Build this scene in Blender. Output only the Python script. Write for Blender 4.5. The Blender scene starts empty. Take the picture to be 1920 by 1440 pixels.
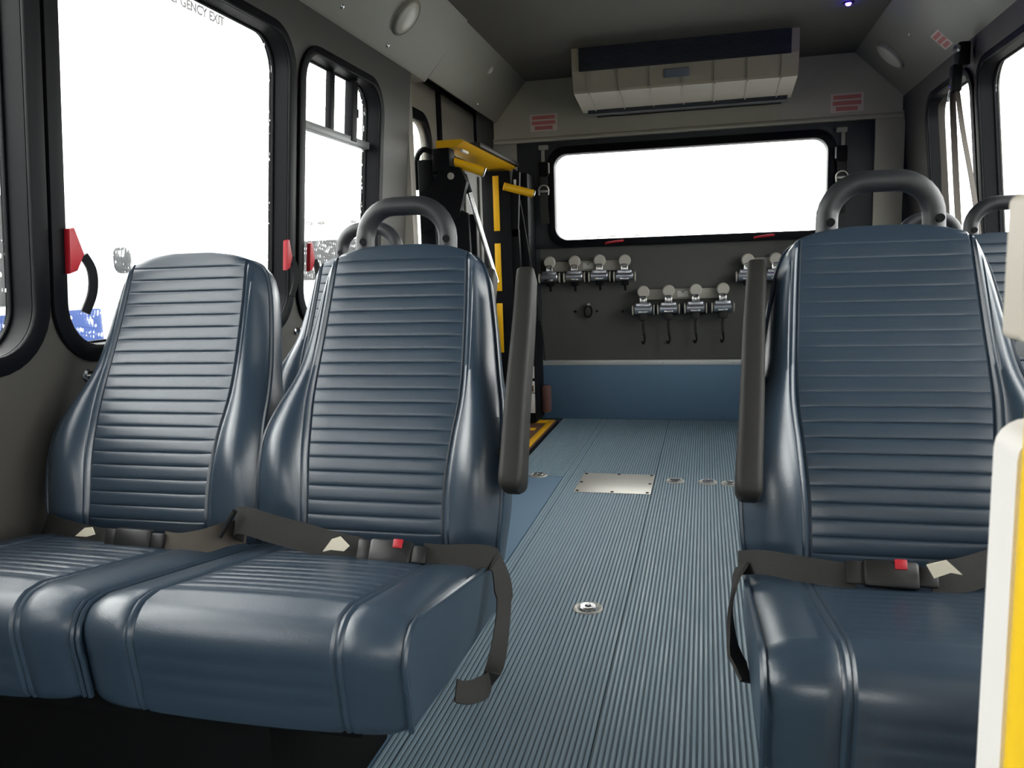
import bpy, bmesh, math, random
from mathutils import Vector, Matrix
random.seed(7)
S = bpy.context.scene
C = S.collection
PI = math.pi

# ------------------------------------------------------------------ camera, sky, exposure
cam_d = bpy.data.cameras.new('camera'); cam = bpy.data.objects.new('camera', cam_d); C.objects.link(cam)
cam_d.sensor_width = 36.0; cam_d.lens = 1500 / 1920 * 36.0; cam_d.clip_start = 0.02; cam_d.clip_end = 300
_r = Vector((0.97211, 0.23241, -0.03137)); _u = Vector((-0.00283, 0.14541, 0.98937)); _b = Vector((0.23450, -0.96169, 0.14201))
cam.matrix_world = Matrix(((_r.x, _u.x, _b.x, 0), (_r.y, _u.y, _b.y, 0), (_r.z, _u.z, _b.z, 0.92), (0, 0, 0, 1)))
cam_d.dof.use_dof = True; cam_d.dof.focus_distance = 2.2; cam_d.dof.aperture_fstop = 11.0
S.camera = cam

W = bpy.data.worlds.new('sky'); S.world = W; W.use_nodes = True
_bg = W.node_tree.nodes['Background']
_bg.inputs['Color'].default_value = (1.0, 0.995, 0.965, 1)        # even white overcast
_bg.inputs['Strength'].default_value = 10.8

S.view_settings.view_transform = 'Standard'; S.view_settings.look = 'None'
S.view_settings.gamma = 1.0; S.view_settings.use_curve_mapping = False
S.view_settings.exposure = 0.0
try:
    S.cycles.max_bounces = 12; S.cycles.diffuse_bounces = 6; S.cycles.transparent_max_bounces = 16
    S.cycles.use_denoising = True; S.cycles.sample_clamp_indirect = 8.0
    S.cycles.caustics_reflective = False; S.cycles.caustics_refractive = False
except Exception:
    pass

# ------------------------------------------------------------------ materials
def lin(c):
    return tuple(((x / 255) / 12.92 if x / 255 <= 0.04045 else ((x / 255 + 0.055) / 1.055) ** 2.4) for x in c)

def mat(name, rgb, rough=0.5, metal=0.0, spec=0.5, noise=0.0, nscale=40.0, bump=0.0, bscale=300.0, rough_var=0.0, emit=None, stretch=None):
    m = bpy.data.materials.new(name); m.use_nodes = True
    nt = m.node_tree; N = nt.nodes; L = nt.links; b = N['Principled BSDF']
    col = lin(rgb)
    b.inputs['Base Color'].default_value = (*col, 1); b.inputs['Roughness'].default_value = rough
    b.inputs['Metallic'].default_value = metal
    if 'Specular IOR Level' in b.inputs: b.inputs['Specular IOR Level'].default_value = spec
    tc = N.new('ShaderNodeTexCoord'); src = tc.outputs['Object']
    if stretch:
        mp = N.new('ShaderNodeMapping'); mp.inputs['Scale'].default_value = stretch
        L.new(src, mp.inputs['Vector']); src = mp.outputs['Vector']
    if noise > 0 or rough_var > 0:
        n = N.new('ShaderNodeTexNoise'); n.inputs['Scale'].default_value = nscale; n.inputs['Detail'].default_value = 5
        L.new(src, n.inputs['Vector'])
        if noise > 0:
            r = N.new('ShaderNodeMix'); r.data_type = 'RGBA'
            r.inputs[6].default_value = (*[max(0, c * (1 - noise)) for c in col], 1)
            r.inputs[7].default_value = (*[min(1, c * (1 + noise)) for c in col], 1)
            L.new(n.outputs['Fac'], r.inputs[0]); L.new(r.outputs[2], b.inputs['Base Color'])
        if rough_var > 0:
            q = N.new('ShaderNodeMapRange'); q.inputs[1].default_value = 0.3; q.inputs[2].default_value = 0.7
            q.inputs[3].default_value = max(0.02, rough - rough_var); q.inputs[4].default_value = min(1, rough + rough_var)
            L.new(n.outputs['Fac'], q.inputs[0]); L.new(q.outputs[0], b.inputs['Roughness'])
    if bump > 0:
        n2 = N.new('ShaderNodeTexNoise'); n2.inputs['Scale'].default_value = bscale; n2.inputs['Detail'].default_value = 3
        L.new(src, n2.inputs['Vector'])
        bp = N.new('ShaderNodeBump'); bp.inputs['Strength'].default_value = bump; bp.inputs['Distance'].default_value = 0.002
        L.new(n2.outputs['Fac'], bp.inputs['Height']); L.new(bp.outputs['Normal'], b.inputs['Normal'])
    if emit:
        b.inputs['Emission Color'].default_value = (*lin(emit[0]), 1); b.inputs['Emission Strength'].default_value = emit[1]
    return m

def glass_mat(name, tint=(1, 1, 1), drops=False, refl=0.9):
    m = bpy.data.materials.new(name); m.use_nodes = True
    nt = m.node_tree; N = nt.nodes; L = nt.links; N.clear()
    out = N.new('ShaderNodeOutputMaterial'); mix = N.new('ShaderNodeMixShader')
    tr = N.new('ShaderNodeBsdfTransparent'); tr.inputs[0].default_value = (*tint, 1)
    gl = N.new('ShaderNodeBsdfGlossy'); gl.inputs['Roughness'].default_value = 0.02
    fr = N.new('ShaderNodeFresnel'); fr.inputs['IOR'].default_value = 1.45
    ml = N.new('ShaderNodeMath'); ml.operation = 'MULTIPLY'; ml.inputs[1].default_value = refl
    L.new(fr.outputs[0], ml.inputs[0]); L.new(ml.outputs[0], mix.inputs[0])
    L.new(tr.outputs[0], mix.inputs[1]); L.new(gl.outputs[0], mix.inputs[2])
    last = mix.outputs[0]
    if drops:   # rain drops on the outside: small beads that pass the daylight on, scattered
        tc = N.new('ShaderNodeTexCoord'); mp = N.new('ShaderNodeMapping'); mp.inputs['Scale'].default_value = (1, 1, 0.62)
        L.new(tc.outputs['Object'], mp.inputs['Vector'])
        vo = N.new('ShaderNodeTexVoronoi'); vo.inputs['Scale'].default_value = 95
        L.new(mp.outputs[0], vo.inputs['Vector'])
        ns = N.new('ShaderNodeTexNoise'); ns.inputs['Scale'].default_value = 60; L.new(mp.outputs[0], ns.inputs['Vector'])
        a = N.new('ShaderNodeMath'); a.operation = 'SUBTRACT'
        L.new(ns.outputs['Fac'], a.inputs[0]); L.new(vo.outputs['Distance'], a.inputs[1])
        c = N.new('ShaderNodeMapRange'); c.inputs[1].default_value = 0.27; c.inputs[2].default_value = 0.32
        L.new(a.outputs[0], c.inputs[0])
        k = N.new('ShaderNodeMath'); k.operation = 'MULTIPLY'; k.inputs[1].default_value = 0.7
        L.new(c.outputs[0], k.inputs[0])
        tl = N.new('ShaderNodeBsdfTranslucent'); tl.inputs[0].default_value = (0.95, 0.95, 0.95, 1)
        m2 = N.new('ShaderNodeMixShader'); L.new(k.outputs[0], m2.inputs[0]); L.new(last, m2.inputs[1]); L.new(tl.outputs[0], m2.inputs[2])
        last = m2.outputs[0]
    L.new(last, out.inputs['Surface'])
    return m

def print_mat(name, k):
    m = bpy.data.materials.new(name); m.use_nodes = True; N = m.node_tree.nodes; N.clear()
    out = N.new('ShaderNodeOutputMaterial'); tr = N.new('ShaderNodeBsdfTransparent'); tr.inputs[0].default_value = (k, k, k, 1)
    m.node_tree.links.new(tr.outputs[0], out.inputs['Surface']); return m

M = {}
M['wall'] = mat('wall_panel_grey', (70, 68, 64), 0.55, noise=0.06, nscale=30, bump=0.15, bscale=500)
M['cove'] = mat('beige_plastic', (128, 125, 115), 0.45, noise=0.04, nscale=12)
M['beige'] = mat('pale_beige_plastic', (150, 146, 136), 0.45, noise=0.04, nscale=14)
M['ceiling'] = mat('dark_ceiling_vinyl', (86, 83, 76), 0.7, noise=0.08, nscale=8, bump=0.2, bscale=400)
M['rubber'] = mat('black_rubber', (11, 12, 16), 0.5, spec=0.12)
M['black'] = mat('black_painted_steel', (15, 16, 19), 0.6, spec=0.12)
M['blackpanel'] = mat('black_panel', (28, 31, 36), 0.5, noise=0.08, nscale=12)
M['carpet'] = mat('dark_grey_carpet_panel', (75, 75, 72), 0.9, noise=0.12, nscale=120, bump=0.5, bscale=700)
M['vinyl_blue'] = mat('blue_floor_vinyl', (84, 112, 136), 0.5, noise=0.06, nscale=14)
M['floor'] = mat('ribbed_floor_rubber', (118, 140, 152), 0.5, noise=0.13, nscale=9, rough_var=0.1, stretch=(3, 0.5, 1))
M['groove'] = mat('dirty_floor_groove', (84, 101, 112), 0.7, noise=0.15, nscale=9)  # groove faces in a darker tone than the rib tops
M['floor_under'] = mat('floor_underlay', (40, 50, 58), 0.7, noise=0.05)
M['seat'] = mat('navy_seat_vinyl', (44, 58, 72), 0.33, spec=0.75, noise=0.06, nscale=5, bump=0.12, bscale=450, rough_var=0.05)
M['piping'] = mat('navy_piping', (44, 57, 70), 0.3)
M['seatback'] = mat('grey_seat_shell', (120, 122, 122), 0.4)
M['handle'] = mat('charcoal_grab_handle', (38, 40, 43), 0.45, bump=0.1, bscale=600)
M['arm'] = mat('charcoal_armrest_foam', (36, 35, 33), 0.6, spec=0.3, bump=0.15, bscale=500)
M['frame'] = mat('black_seat_frame', (10, 10, 10), 0.7, spec=0.15)
M['belt'] = mat('black_webbing', (23, 21, 19), 0.7, noise=0.15, nscale=300, bump=0.4, bscale=900)
M['belt_brown'] = mat('brown_grey_webbing', (66, 60, 53), 0.75, noise=0.1, nscale=300)
M['buckle'] = mat('black_buckle_plastic', (20, 20, 21), 0.4)
M['tag'] = mat('cream_belt_tag', (226, 218, 198), 0.7)
M['red'] = mat('red_plastic', (168, 24, 38), 0.45)
M['chrome'] = mat('bright_steel', (205, 205, 205), 0.25, metal=1.0)
M['steel'] = mat('brushed_steel', (184, 181, 174), 0.42, metal=0.55, noise=0.08, nscale=60, stretch=(1, 30, 1))
M['reel'] = mat('polished_reel_steel', (172, 174, 182), 0.3, metal=0.9)
M['alu'] = mat('aluminium_strip', (196, 198, 196), 0.4, metal=0.35)
M['knob'] = mat('grey_retractor_knob', (168, 164, 154), 0.4)
M['railplate'] = mat('grey_storage_plate', (150, 146, 136), 0.5, noise=0.05)
M['label'] = mat('white_label', (205, 203, 198), 0.6)
M['redprint'] = mat('red_print', (206, 122, 118), 0.6)
M['stickerwhite'] = mat('faded_sticker', (222, 204, 196), 0.6)
M['greyprint'] = print_mat('grey_window_print', 0.285)
M['yellow'] = mat('yellow_powder_coat', (232, 176, 12), 0.42, noise=0.06, nscale=20)
M['yellowpad'] = mat('yellow_stanchion', (250, 205, 40), 0.4)
M['padbeige'] = mat('beige_partition_panel', (236, 232, 227), 0.55, noise=0.03, nscale=10)
M['paddark'] = mat('beige_pad', (204, 195, 180), 0.55, noise=0.03, nscale=10)
M['mesh'] = mat('grey_lift_plate', (104, 103, 98), 0.6, noise=0.35, nscale=160)
M['header'] = mat('beige_header_plastic', (184, 178, 162), 0.45, noise=0.04, nscale=12)  # lighter copy of the cove beige, rear light put into its colour
M['acbody'] = mat('ac_beige_body', (160, 150, 130), 0.45, noise=0.03, nscale=10)
M['acdark'] = mat('ac_dark_grille', (16, 20, 32), 0.5)
M['brown'] = mat('lift_brown_plate', (92, 62, 44), 0.6, noise=0.15, nscale=30)
M['pink'] = mat('red_brown_reflector', (104, 74, 70), 0.3)
M['led'] = mat('violet_led', (60, 40, 255), 0.4, emit=((70, 40, 255), 90.0))
M['lens'] = mat('lamp_lens', (205, 200, 190), 0.35)
M['white_paint'] = mat('white_vehicle_paint', (236, 238, 238), 0.35)
M['blue_paint'] = mat('blue_vehicle_paint', (36, 70, 140), 0.35)
M['dark_glass'] = mat('dark_vehicle_glass', (42, 44, 46), 0.12, noise=0.3, nscale=25)
M['asphalt'] = mat('asphalt', (120, 120, 118), 0.9, noise=0.2, nscale=40)
M['glass'] = glass_mat('window_glass', (0.97, 0.98, 0.98), refl=0.6)
M['glass_rain'] = glass_mat('rain_wet_window_glass', (0.97, 0.98, 0.98), drops=True, refl=0.6)

# ------------------------------------------------------------------ helpers
def link(name, me, m, parent=None, smooth=True, angle=35):
    if m is not None:
        if isinstance(m, (list, tuple)):
            for x in m: me.materials.append(x)
        else: me.materials.append(m)
    if smooth:
        for p in me.polygons: p.use_smooth = True
        try: me.set_sharp_from_angle(angle=math.radians(angle))
        except Exception: pass
    o = bpy.data.objects.new(name, me); C.objects.link(o)
    if parent is not None: o.parent = parent
    return o

def tag(o, label=None, cat=None, group=None, kind=None):
    if label: o['label'] = label
    if cat: o['category'] = cat
    if group: o['group'] = group
    if kind: o['kind'] = kind
    return o

def thing(name, label, cat, group=None, loc=(0, 0, 0), kind=None):
    o = bpy.data.objects.new(name, None); C.objects.link(o); o.location = loc; o.empty_display_size = 0.05
    return tag(o, label, cat, group, kind)

def dup(root, loc=None, label=None, group=None):
    r = root.copy(); C.objects.link(r)
    if loc is not None: r.location = loc
    if label: r['label'] = label
    if group: r['group'] = group
    for ch in list(root.children):
        c = ch.copy(); C.objects.link(c); c.parent = r
        for g in list(ch.children):
            d = g.copy(); C.objects.link(d); d.parent = c
    return r

class B:
    """collects shapes in one bmesh"""
    def __init__(s): s.bm = bmesh.new()
    def box(s, lo, hi, bev=0.0, rot=None, piv=None, seg=2):
        lo = Vector(lo); hi = Vector(hi); c = (lo + hi) / 2; d = hi - lo
        r = bmesh.ops.create_cube(s.bm, size=1.0); vs = r['verts']
        for v in vs: v.co = Vector((v.co.x * d.x, v.co.y * d.y, v.co.z * d.z)) + c
        if bev > 0:
            es = list({e for v in vs for e in v.link_edges})
            q = bmesh.ops.bevel(s.bm, geom=es, offset=bev, segments=seg, affect='EDGES', profile=0.5)
            vs = list({v for f in q['faces'] for v in f.verts} | {v for v in vs if v.is_valid})
        if rot is not None:
            p = Vector(piv) if piv is not None else c
            for v in vs: v.co = rot @ (v.co - p) + p
        return s
    def prism(s, poly, axis, a, b):
        """poly of 2D points extruded along axis ('x','y','z') from a to b"""
        def P(p, t):
            return {'x': (t, p[0], p[1]), 'y': (p[0], t, p[1]), 'z': (p[0], p[1], t)}[axis]
        v0 = [s.bm.verts.new(P(p, a)) for p in poly]; v1 = [s.bm.verts.new(P(p, b)) for p in poly]
        n = len(poly)
        for i in range(n): s.bm.faces.new((v0[i], v0[(i + 1) % n], v1[(i + 1) % n], v1[i]))
        s.bm.faces.new(v0[::-1]); s.bm.faces.new(v1)
        return s
    def tube(s, pts, r, n=10, caps=True, radii=None):
        pts = [Vector(p) for p in pts]; rings = []
        up = None
        for i, p in enumerate(pts):
            t = (pts[min(i + 1, len(pts) - 1)] - pts[max(i - 1, 0)]).normalized()
            if up is None:
                up = Vector((0, 0, 1)) if abs(t.z) < 0.9 else Vector((1, 0, 0))
            a = (up - t * up.dot(t)).normalized(); bb = t.cross(a); up = a
            rr = radii[i] if radii else r
            rings.append([s.bm.verts.new(p + a * math.cos(2 * PI * k / n) * rr + bb * math.sin(2 * PI * k / n) * rr) for k in range(n)])
        for i in range(len(rings) - 1):
            for k in range(n):
                s.bm.faces.new((rings[i][k], rings[i][(k + 1) % n], rings[i + 1][(k + 1) % n], rings[i + 1][k]))
        if caps: s.bm.faces.new(rings[0][::-1]); s.bm.faces.new(rings[-1])
        return s
    def lathe(s, prof, c, axis=(0, 0, 1), n=24):
        """prof: (radius, height) list along axis from centre c"""
        ax = Vector(axis).normalized(); c = Vector(c)
        a = ax.orthogonal().normalized(); b = ax.cross(a); rings = []
        for r, h in prof:
            if r < 1e-6: rings.append([s.bm.verts.new(c + ax * h)])
            else: rings.append([s.bm.verts.new(c + ax * h + a * math.cos(2 * PI * k / n) * r + b * math.sin(2 * PI * k / n) * r) for k in range(n)])
        for i in range(len(rings) - 1):
            p, q = rings[i], rings[i + 1]
            for k in range(n):
                if len(p) == 1 and len(q) == 1: break
                if len(p) == 1: s.bm.faces.new((p[0], q[(k + 1) % n], q[k]))
                elif len(q) == 1: s.bm.faces.new((p[k], p[(k + 1) % n], q[0]))
                else: s.bm.faces.new((p[k], p[(k + 1) % n], q[(k + 1) % n], q[k]))
        return s
    def ribbon(s, pts, ups, w, th=0.003):
        """flat strap along pts, ups = width directions"""
        pts = [Vector(p) for p in pts]; rings = []
        for i, p in enumerate(pts):
            t = (pts[min(i + 1, len(pts) - 1)] - pts[max(i - 1, 0)]).normalized()
            u = Vector(ups[i] if isinstance(ups, list) else ups); u = (u - t * u.dot(t)).normalized(); nn = t.cross(u)
            ww = w[i] if isinstance(w, list) else w
            rings.append([s.bm.verts.new(p + u * ww / 2 * a + nn * th / 2 * b) for a, b in ((-1, -1), (1, -1), (1, 1), (-1, 1))])
        for i in range(len(rings) - 1):
            for k in range(4):
                s.bm.faces.new((rings[i][k], rings[i][(k + 1) % 4], rings[i + 1][(k + 1) % 4], rings[i + 1][k]))
        s.bm.faces.new(rings[0][::-1]); s.bm.faces.new(rings[-1])
        return s
    def loft(s, rings, caps=True):
        R = [[s.bm.verts.new(p) for p in r] for r in rings]; n = len(R[0])
        for i in range(len(R) - 1):
            for k in range(n):
                s.bm.faces.new((R[i][k], R[i][(k + 1) % n], R[i + 1][(k + 1) % n], R[i + 1][k]))
        if caps: s.bm.faces.new(R[0][::-1]); s.bm.faces.new(R[-1])
        return s
    def mesh(s, name):
        bmesh.ops.recalc_face_normals(s.bm, faces=s.bm.faces)
        me = bpy.data.meshes.new(name); s.bm.to_mesh(me); s.bm.free(); return me
    def obj(s, name, m, parent=None, smooth=True, angle=35):
        return link(name, s.mesh(name), m, parent, smooth, angle)

def catmull(pts, n=6):
    P = [Vector(p) for p in pts]; out = []
    for i in range(len(P) - 1):
        a = P[max(i - 1, 0)]; b = P[i]; c = P[i + 1]; d = P[min(i + 2, len(P) - 1)]
        for k in range(n):
            t = k / n
            out.append(0.5 * ((2 * b) + (c - a) * t + (2 * a - 5 * b + 4 * c - d) * t * t + (3 * b - a - 3 * c + d) * t ** 3))
    out.append(P[-1]); return out

def rrect(x0, y0, x1, y1, r, n=8):
    out = []
    for cx, cy, a0 in ((x1 - r, y1 - r, 0), (x0 + r, y1 - r, 90), (x0 + r, y0 + r, 180), (x1 - r, y0 + r, 270)):
        for k in range(n + 1):
            a = math.radians(a0 + 90 * k / n); out.append((cx + r * math.cos(a), cy + r * math.sin(a)))
    return out

def slab(outer, holes, t0, t1, mapf, bevel=0.0):
    """flat slab with holes in local (a, b), thickness t0..t1, mapped to the world by mapf(a, b, t)"""
    cu = bpy.data.curves.new('tmp', 'CURVE'); cu.dimensions = '2D'; cu.fill_mode = 'BOTH'
    cu.extrude = abs(t1 - t0) / 2 - bevel; cu.bevel_depth = bevel; cu.bevel_resolution = 1 if bevel else 0; cu.offset = -bevel
    for poly in [outer] + list(holes):
        sp = cu.splines.new('POLY'); sp.points.add(len(poly) - 1); sp.use_cyclic_u = True
        for p, q in zip(sp.points, poly): p.co = (q[0], q[1], 0, 1)
    ob = bpy.data.objects.new('tmp', cu); C.objects.link(ob)
    dg = bpy.context.evaluated_depsgraph_get(); dg.update()
    me = bpy.data.meshes.new_from_object(ob.evaluated_get(dg))
    bpy.data.objects.remove(ob); bpy.data.curves.remove(cu)
    tm = (t0 + t1) / 2
    for v in me.vertices: v.co = Vector(mapf(v.co.x, v.co.y, v.co.z + tm))
    bm = bmesh.new(); bm.from_mesh(me); bmesh.ops.remove_doubles(bm, verts=bm.verts, dist=1e-5)
    bmesh.ops.recalc_face_normals(bm, faces=bm.faces); bm.to_mesh(me); bm.free()
    me.materials.clear()
    return me

def text_mesh(s, size, mapf, th=0.0006):
    cu = bpy.data.curves.new('tmp', 'FONT'); cu.body = s; cu.size = size; cu.extrude = th / 2; cu.align_x = 'RIGHT'; cu.offset = 0.0012
    ob = bpy.data.objects.new('tmp', cu); C.objects.link(ob)
    dg = bpy.context.evaluated_depsgraph_get(); dg.update()
    me = bpy.data.meshes.new_from_object(ob.evaluated_get(dg))
    bpy.data.objects.remove(ob); bpy.data.curves.remove(cu)
    for v in me.vertices: v.co = Vector(mapf(v.co.x, v.co.y, v.co.z))
    me.materials.clear()
    return me

# ------------------------------------------------------------------ the bus shell
LX, RX, LEAN, ZC = -1.22, 1.015, 0.09, 1.767          # wall faces at the cove line; walls lean outward below
YF, YR = -2.3, 4.80                                   # front and rear
ZCEIL = 2.0
def mapL(a, b, t): return (LX - LEAN * (ZC - b) + t, a, b)      # t > 0 is into the room
def mapR(a, b, t): return (RX + LEAN * (ZC - b) - t, a, b)
def lx(z): return LX - LEAN * (ZC - z)

# floor: base, smooth side sheets, ribbed aisle sheets (real ribs)
floor = B().box((-1.47, YF, -0.08), (1.30, YR + 0.06, -0.012)).obj('floor', M['floor_under'])
tag(floor, 'blue grey floor of the bus with a ribbed rubber aisle', 'floor', kind='structure')
def rib_sheet(x0, x1, y0, y1, pitch=0.0116, h=0.0034):
    b = B(); n = max(1, round((x1 - x0) / pitch)); p = (x1 - x0) / n; prof = [(x0, -0.012)]
    for i in range(n):
        x = x0 + i * p
        prof += [(x, -h), (x + 0.30 * p, -h), (x + 0.42 * p, 0), (x + 0.88 * p, 0), (x + p - 1e-5, -h)]
    prof += [(x1, -0.012)]
    v0 = [b.bm.verts.new((q[0], y0, q[1])) for q in prof]; v1 = [b.bm.verts.new((q[0], y1, q[1])) for q in prof]
    for i in range(len(prof) - 1):
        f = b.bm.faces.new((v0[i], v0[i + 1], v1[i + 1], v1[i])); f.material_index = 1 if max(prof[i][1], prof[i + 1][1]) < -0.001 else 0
    b.bm.faces.new(v0[::-1]); b.bm.faces.new(v1)
    return b
for x0, x1, y0, y1 in ((-0.612, -0.580, YF, 4.79), (-0.578, -0.212, YF, 4.79), (-0.210, 0.215, YF, 4.79), (-0.852, -0.614, 3.42, 4.79)):
    rib_sheet(x0, x1, y0, y1).obj('ribbed_sheet', [M['floor'], M['groove']], floor, smooth=False)
B().box((-1.46, YF, -0.012), (-0.614, 3.417, -0.001)).obj('smooth_sheet', M['vinyl_blue'], floor)
B().box((0.217, YF, -0.012), (1.29, 4.79, -0.001)).obj('smooth_sheet', M['vinyl_blue'], floor)
B().box((-1.46, 3.419, -0.012), (-0.854, 4.79, -0.001)).obj('smooth_sheet', M['floor_under'], floor)

ceiling = B().box((-1.05, YF - 0.1, ZCEIL), (0.82, YR + 0.1, ZCEIL + 0.05)).obj('ceiling', M['ceiling'])
tag(ceiling, 'flat dark grey vinyl ceiling of the bus', 'ceiling', kind='structure')

# coves between wall and ceiling
def cove(name, label, poly, y0, y1, m):
    o = B().prism(poly, 'y', y0, y1).obj(name, m, smooth=False)
    return tag(o, label, 'trim', kind='structure')
cove('trim_1', 'long beige cove panel above the left windows', [(LX - 0.06, ZC - 0.006), (LX, ZC - 0.006), (LX + 0.006, ZC), (-1.012, ZCEIL), (-1.012, ZCEIL + 0.04), (LX - 0.09, ZCEIL + 0.04)], YF, 3.545, M['cove'])
cove('trim_2', 'beige cove panel over the wheelchair lift, behind the seam', [(LX + 0.004, ZC + 0.014), (LX + 0.012, ZC + 0.012), (LX + 0.018, ZC + 0.018), (-1.020, ZCEIL), (-1.020, ZCEIL + 0.04), (-1.048, ZCEIL + 0.01), (LX + 0.002, ZC + 0.024)], 3.556, YR, M['cove'])
cove('trim_3', 'long beige cove panel above the right windows', [(RX + 0.06, ZC - 0.006), (RX, ZC - 0.006), (RX - 0.006, ZC), (0.768, ZCEIL), (0.768, ZCEIL + 0.04), (RX + 0.09, ZCEIL + 0.04)], YF, YR, M['cove'])

# side walls with window openings: (y0, y1, z0, z1) of the clear opening
LWIN = [(-0.60, 0.25, 0.784, 1.636), (0.36, 1.328, 0.784, 1.636), (1.412, 2.328, 0.784, 1.636), (2.427, 3.030, 0.784, 1.628)]  # first opening is unseen, added for light at the front
RWIN = [(-2.1, -1.00, 0.25, 1.60), (-0.85, 0.10, 0.784, 1.636), (0.22, 1.10, 0.784, 1.636), (1.20, 2.02, 0.784, 1.636), (2.12, 3.572, 0.784, 1.636), (3.664, 4.300, 0.784, 1.645)]  # first opening is unseen, enlarged to brighten the partition panel
def hole(w, g=0.010, r=0.095): return rrect(w[0] - g, w[2] - g, w[1] + g, w[3] + g, r + g)
wl = link('wall_left', slab([(YF, -0.03), (3.365, -0.03), (3.365, ZC + 0.02), (YF, ZC + 0.02)], [hole(w) for w in LWIN], -0.07, 0, mapL), M['wall'], smooth=False)
tag(wl, 'grey side wall with windows on the left of the bus', 'wall', kind='structure')
wr = link('wall_right', slab([(YF, -0.03), (YR + 0.05, -0.03), (YR + 0.05, ZC + 0.02), (YF, ZC + 0.02)], [hole(w) for w in RWIN], -0.07, 0, mapR), M['wall'], smooth=False)
tag(wr, 'grey side wall with windows on the right of the bus', 'wall', kind='structure')

def window(idx, w, mapf, label, glass, r=0.095, flange=0.038):
    o = thing('window_%d' % idx, label, 'window', kind='structure')
    i = rrect(w[0], w[2], w[1], w[3], r)
    f = link('frame', slab(rrect(w[0] - flange, w[2] - flange, w[1] + flange, w[3] + flange * 0.75, r + flange), [i], 0.0005, 0.012, mapf, 0.003), M['rubber'], o)
    link('inner_frame', slab(rrect(w[0] - 0.010, w[2] - 0.010, w[1] + 0.010, w[3] + 0.010, r + 0.010), [i], -0.062, 0.0005, mapf), M['rubber'], o)
    g = 0.005
    link('gasket', slab(i, [rrect(w[0] + g, w[2] + g, w[1] - g, w[3] - g, r - g * 0.7)], -0.053, -0.045, mapf, 0.001), M['rubber'], o)
    pn = link('pane', slab(rrect(w[0], w[2], w[1], w[3], r), [], -0.059, -0.055, mapf), [M['glass'], glass], o, smooth=False)
    for f in pn.data.polygons:      # the wet face is the outer one
        f.material_index = 1 if f.normal.x * (-1 if mapf is mapL else 1) > 0.5 else 0
    return o
def latch(o, y, z, mapf, big=1.0):
    """red emergency release: triangular tab with a black pull strap"""
    l = link('release_latch', slab([(y - 0.010, z + 0.045), (y + 0.004, z + 0.048), (y + 0.030 * big, z - 0.006), (y + 0.010, z - 0.040), (y - 0.010, z - 0.046)], [], 0.010, 0.026, mapf, 0.003), M['red'], o)
    pts = catmull([mapf(y + 0.030 * big, z - 0.008, 0.022), mapf(y + 0.046 * big, z - 0.040, 0.028), mapf(y + 0.044 * big, z - 0.085, 0.03), mapf(y + 0.026 * big, z - 0.128, 0.026)], 4)
    B().ribbon(pts, (0.5, 1, 0.1), 0.018, 0.007).obj('pull_strap', M['rubber'], l)

LWL = ['left side window ahead of the camera view', 'left side window at the left picture edge, cut off by it',
       'big left side window beside the front double seat, with red release latches', 'narrow left side window with sliding top panes, before the lift']
wins = []
for i, w in enumerate(LWIN):
    wins.append(window(i + 1, w, mapL, LWL[i], M['glass_rain']))
latch(wins[2], 1.415, 0.985, mapL); latch(wins[2], 2.300, 0.985, mapL, 0.8); latch(wins[3], 2.452, 0.980, mapL, 0.8)
# lettering on the big left pane
link('lettering', text_mesh('EMERGENCY EXIT', 0.033, lambda x, y, z: mapL(2.074 + x * 1.02, 1.6045 + y, -0.0535 + z)), M['greyprint'], wins[2], smooth=False)
# slider window: transom rail and two uprights
zr = 1.415
link('transom_rail', slab([(2.43, zr - 0.013), (3.020, zr - 0.013), (3.020, zr + 0.013), (2.43, zr + 0.013)], [], -0.058, -0.028, mapL, 0.003), M['seatback'], wins[3])
link('slider_stile', slab([(2.690, zr + 0.012), (2.722, zr + 0.012), (2.722, 1.625), (2.690, 1.625)], [], -0.056, -0.034, mapL, 0.003), M['rubber'], wins[3])
st = link('slider_stile', slab([(2.850, zr - 0.004), (2.893, zr - 0.004), (2.893, 1.625), (2.850, 1.625)], [], -0.058, -0.024, mapL, 0.003), M['rubber'], wins[3])
link('catch', slab([(2.893, 1.50), (2.903, 1.50), (2.903, 1.53), (2.893, 1.53)], [], -0.04, -0.024, mapL), M['rubber'], st)

RWL = ['glazed entry door panel on the right near the front', 'right side window near the front', 'right side window beside the camera', 'right side window beside the front right seats',
       'large right side window above the second right seat', 'narrow rearmost right side window behind the hanging belts']
for i, w in enumerate(RWIN):
    window(len(LWIN) + 1 + i, w, mapR, RWL[i], M['glass'])

# unseen front bulkhead, its opening shrunk to hold back light from the front
wf = link('wall_front', slab([(-1.45, -0.08), (1.25, -0.08), (1.25, 2.05), (-1.45, 2.05)], [rrect(-0.62, 0.75, 0.62, 1.25, 0.12)], 0, 0.05, lambda a, b, t: (a, YF - t, b)), M['wall'], smooth=False)
tag(wf, 'front bulkhead with the windshield opening, behind the viewer', 'wall', kind='structure')
wsh = thing('window_11', 'windshield of the bus, behind the viewer', 'window', kind='structure')
link('frame', slab(rrect(-0.66, 0.71, 0.66, 1.29, 0.15), [rrect(-0.60, 0.77, 0.60, 1.23, 0.11)], -0.02, 0.0, lambda a, b, t: (a, YF - t, b), 0.003), M['rubber'], wsh)
link('pane', slab(rrect(-0.62, 0.75, 0.62, 1.25, 0.12), [], 0.02, 0.025, lambda a, b, t: (a, YF - t, b)), M['glass'], wsh, smooth=False)

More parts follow.
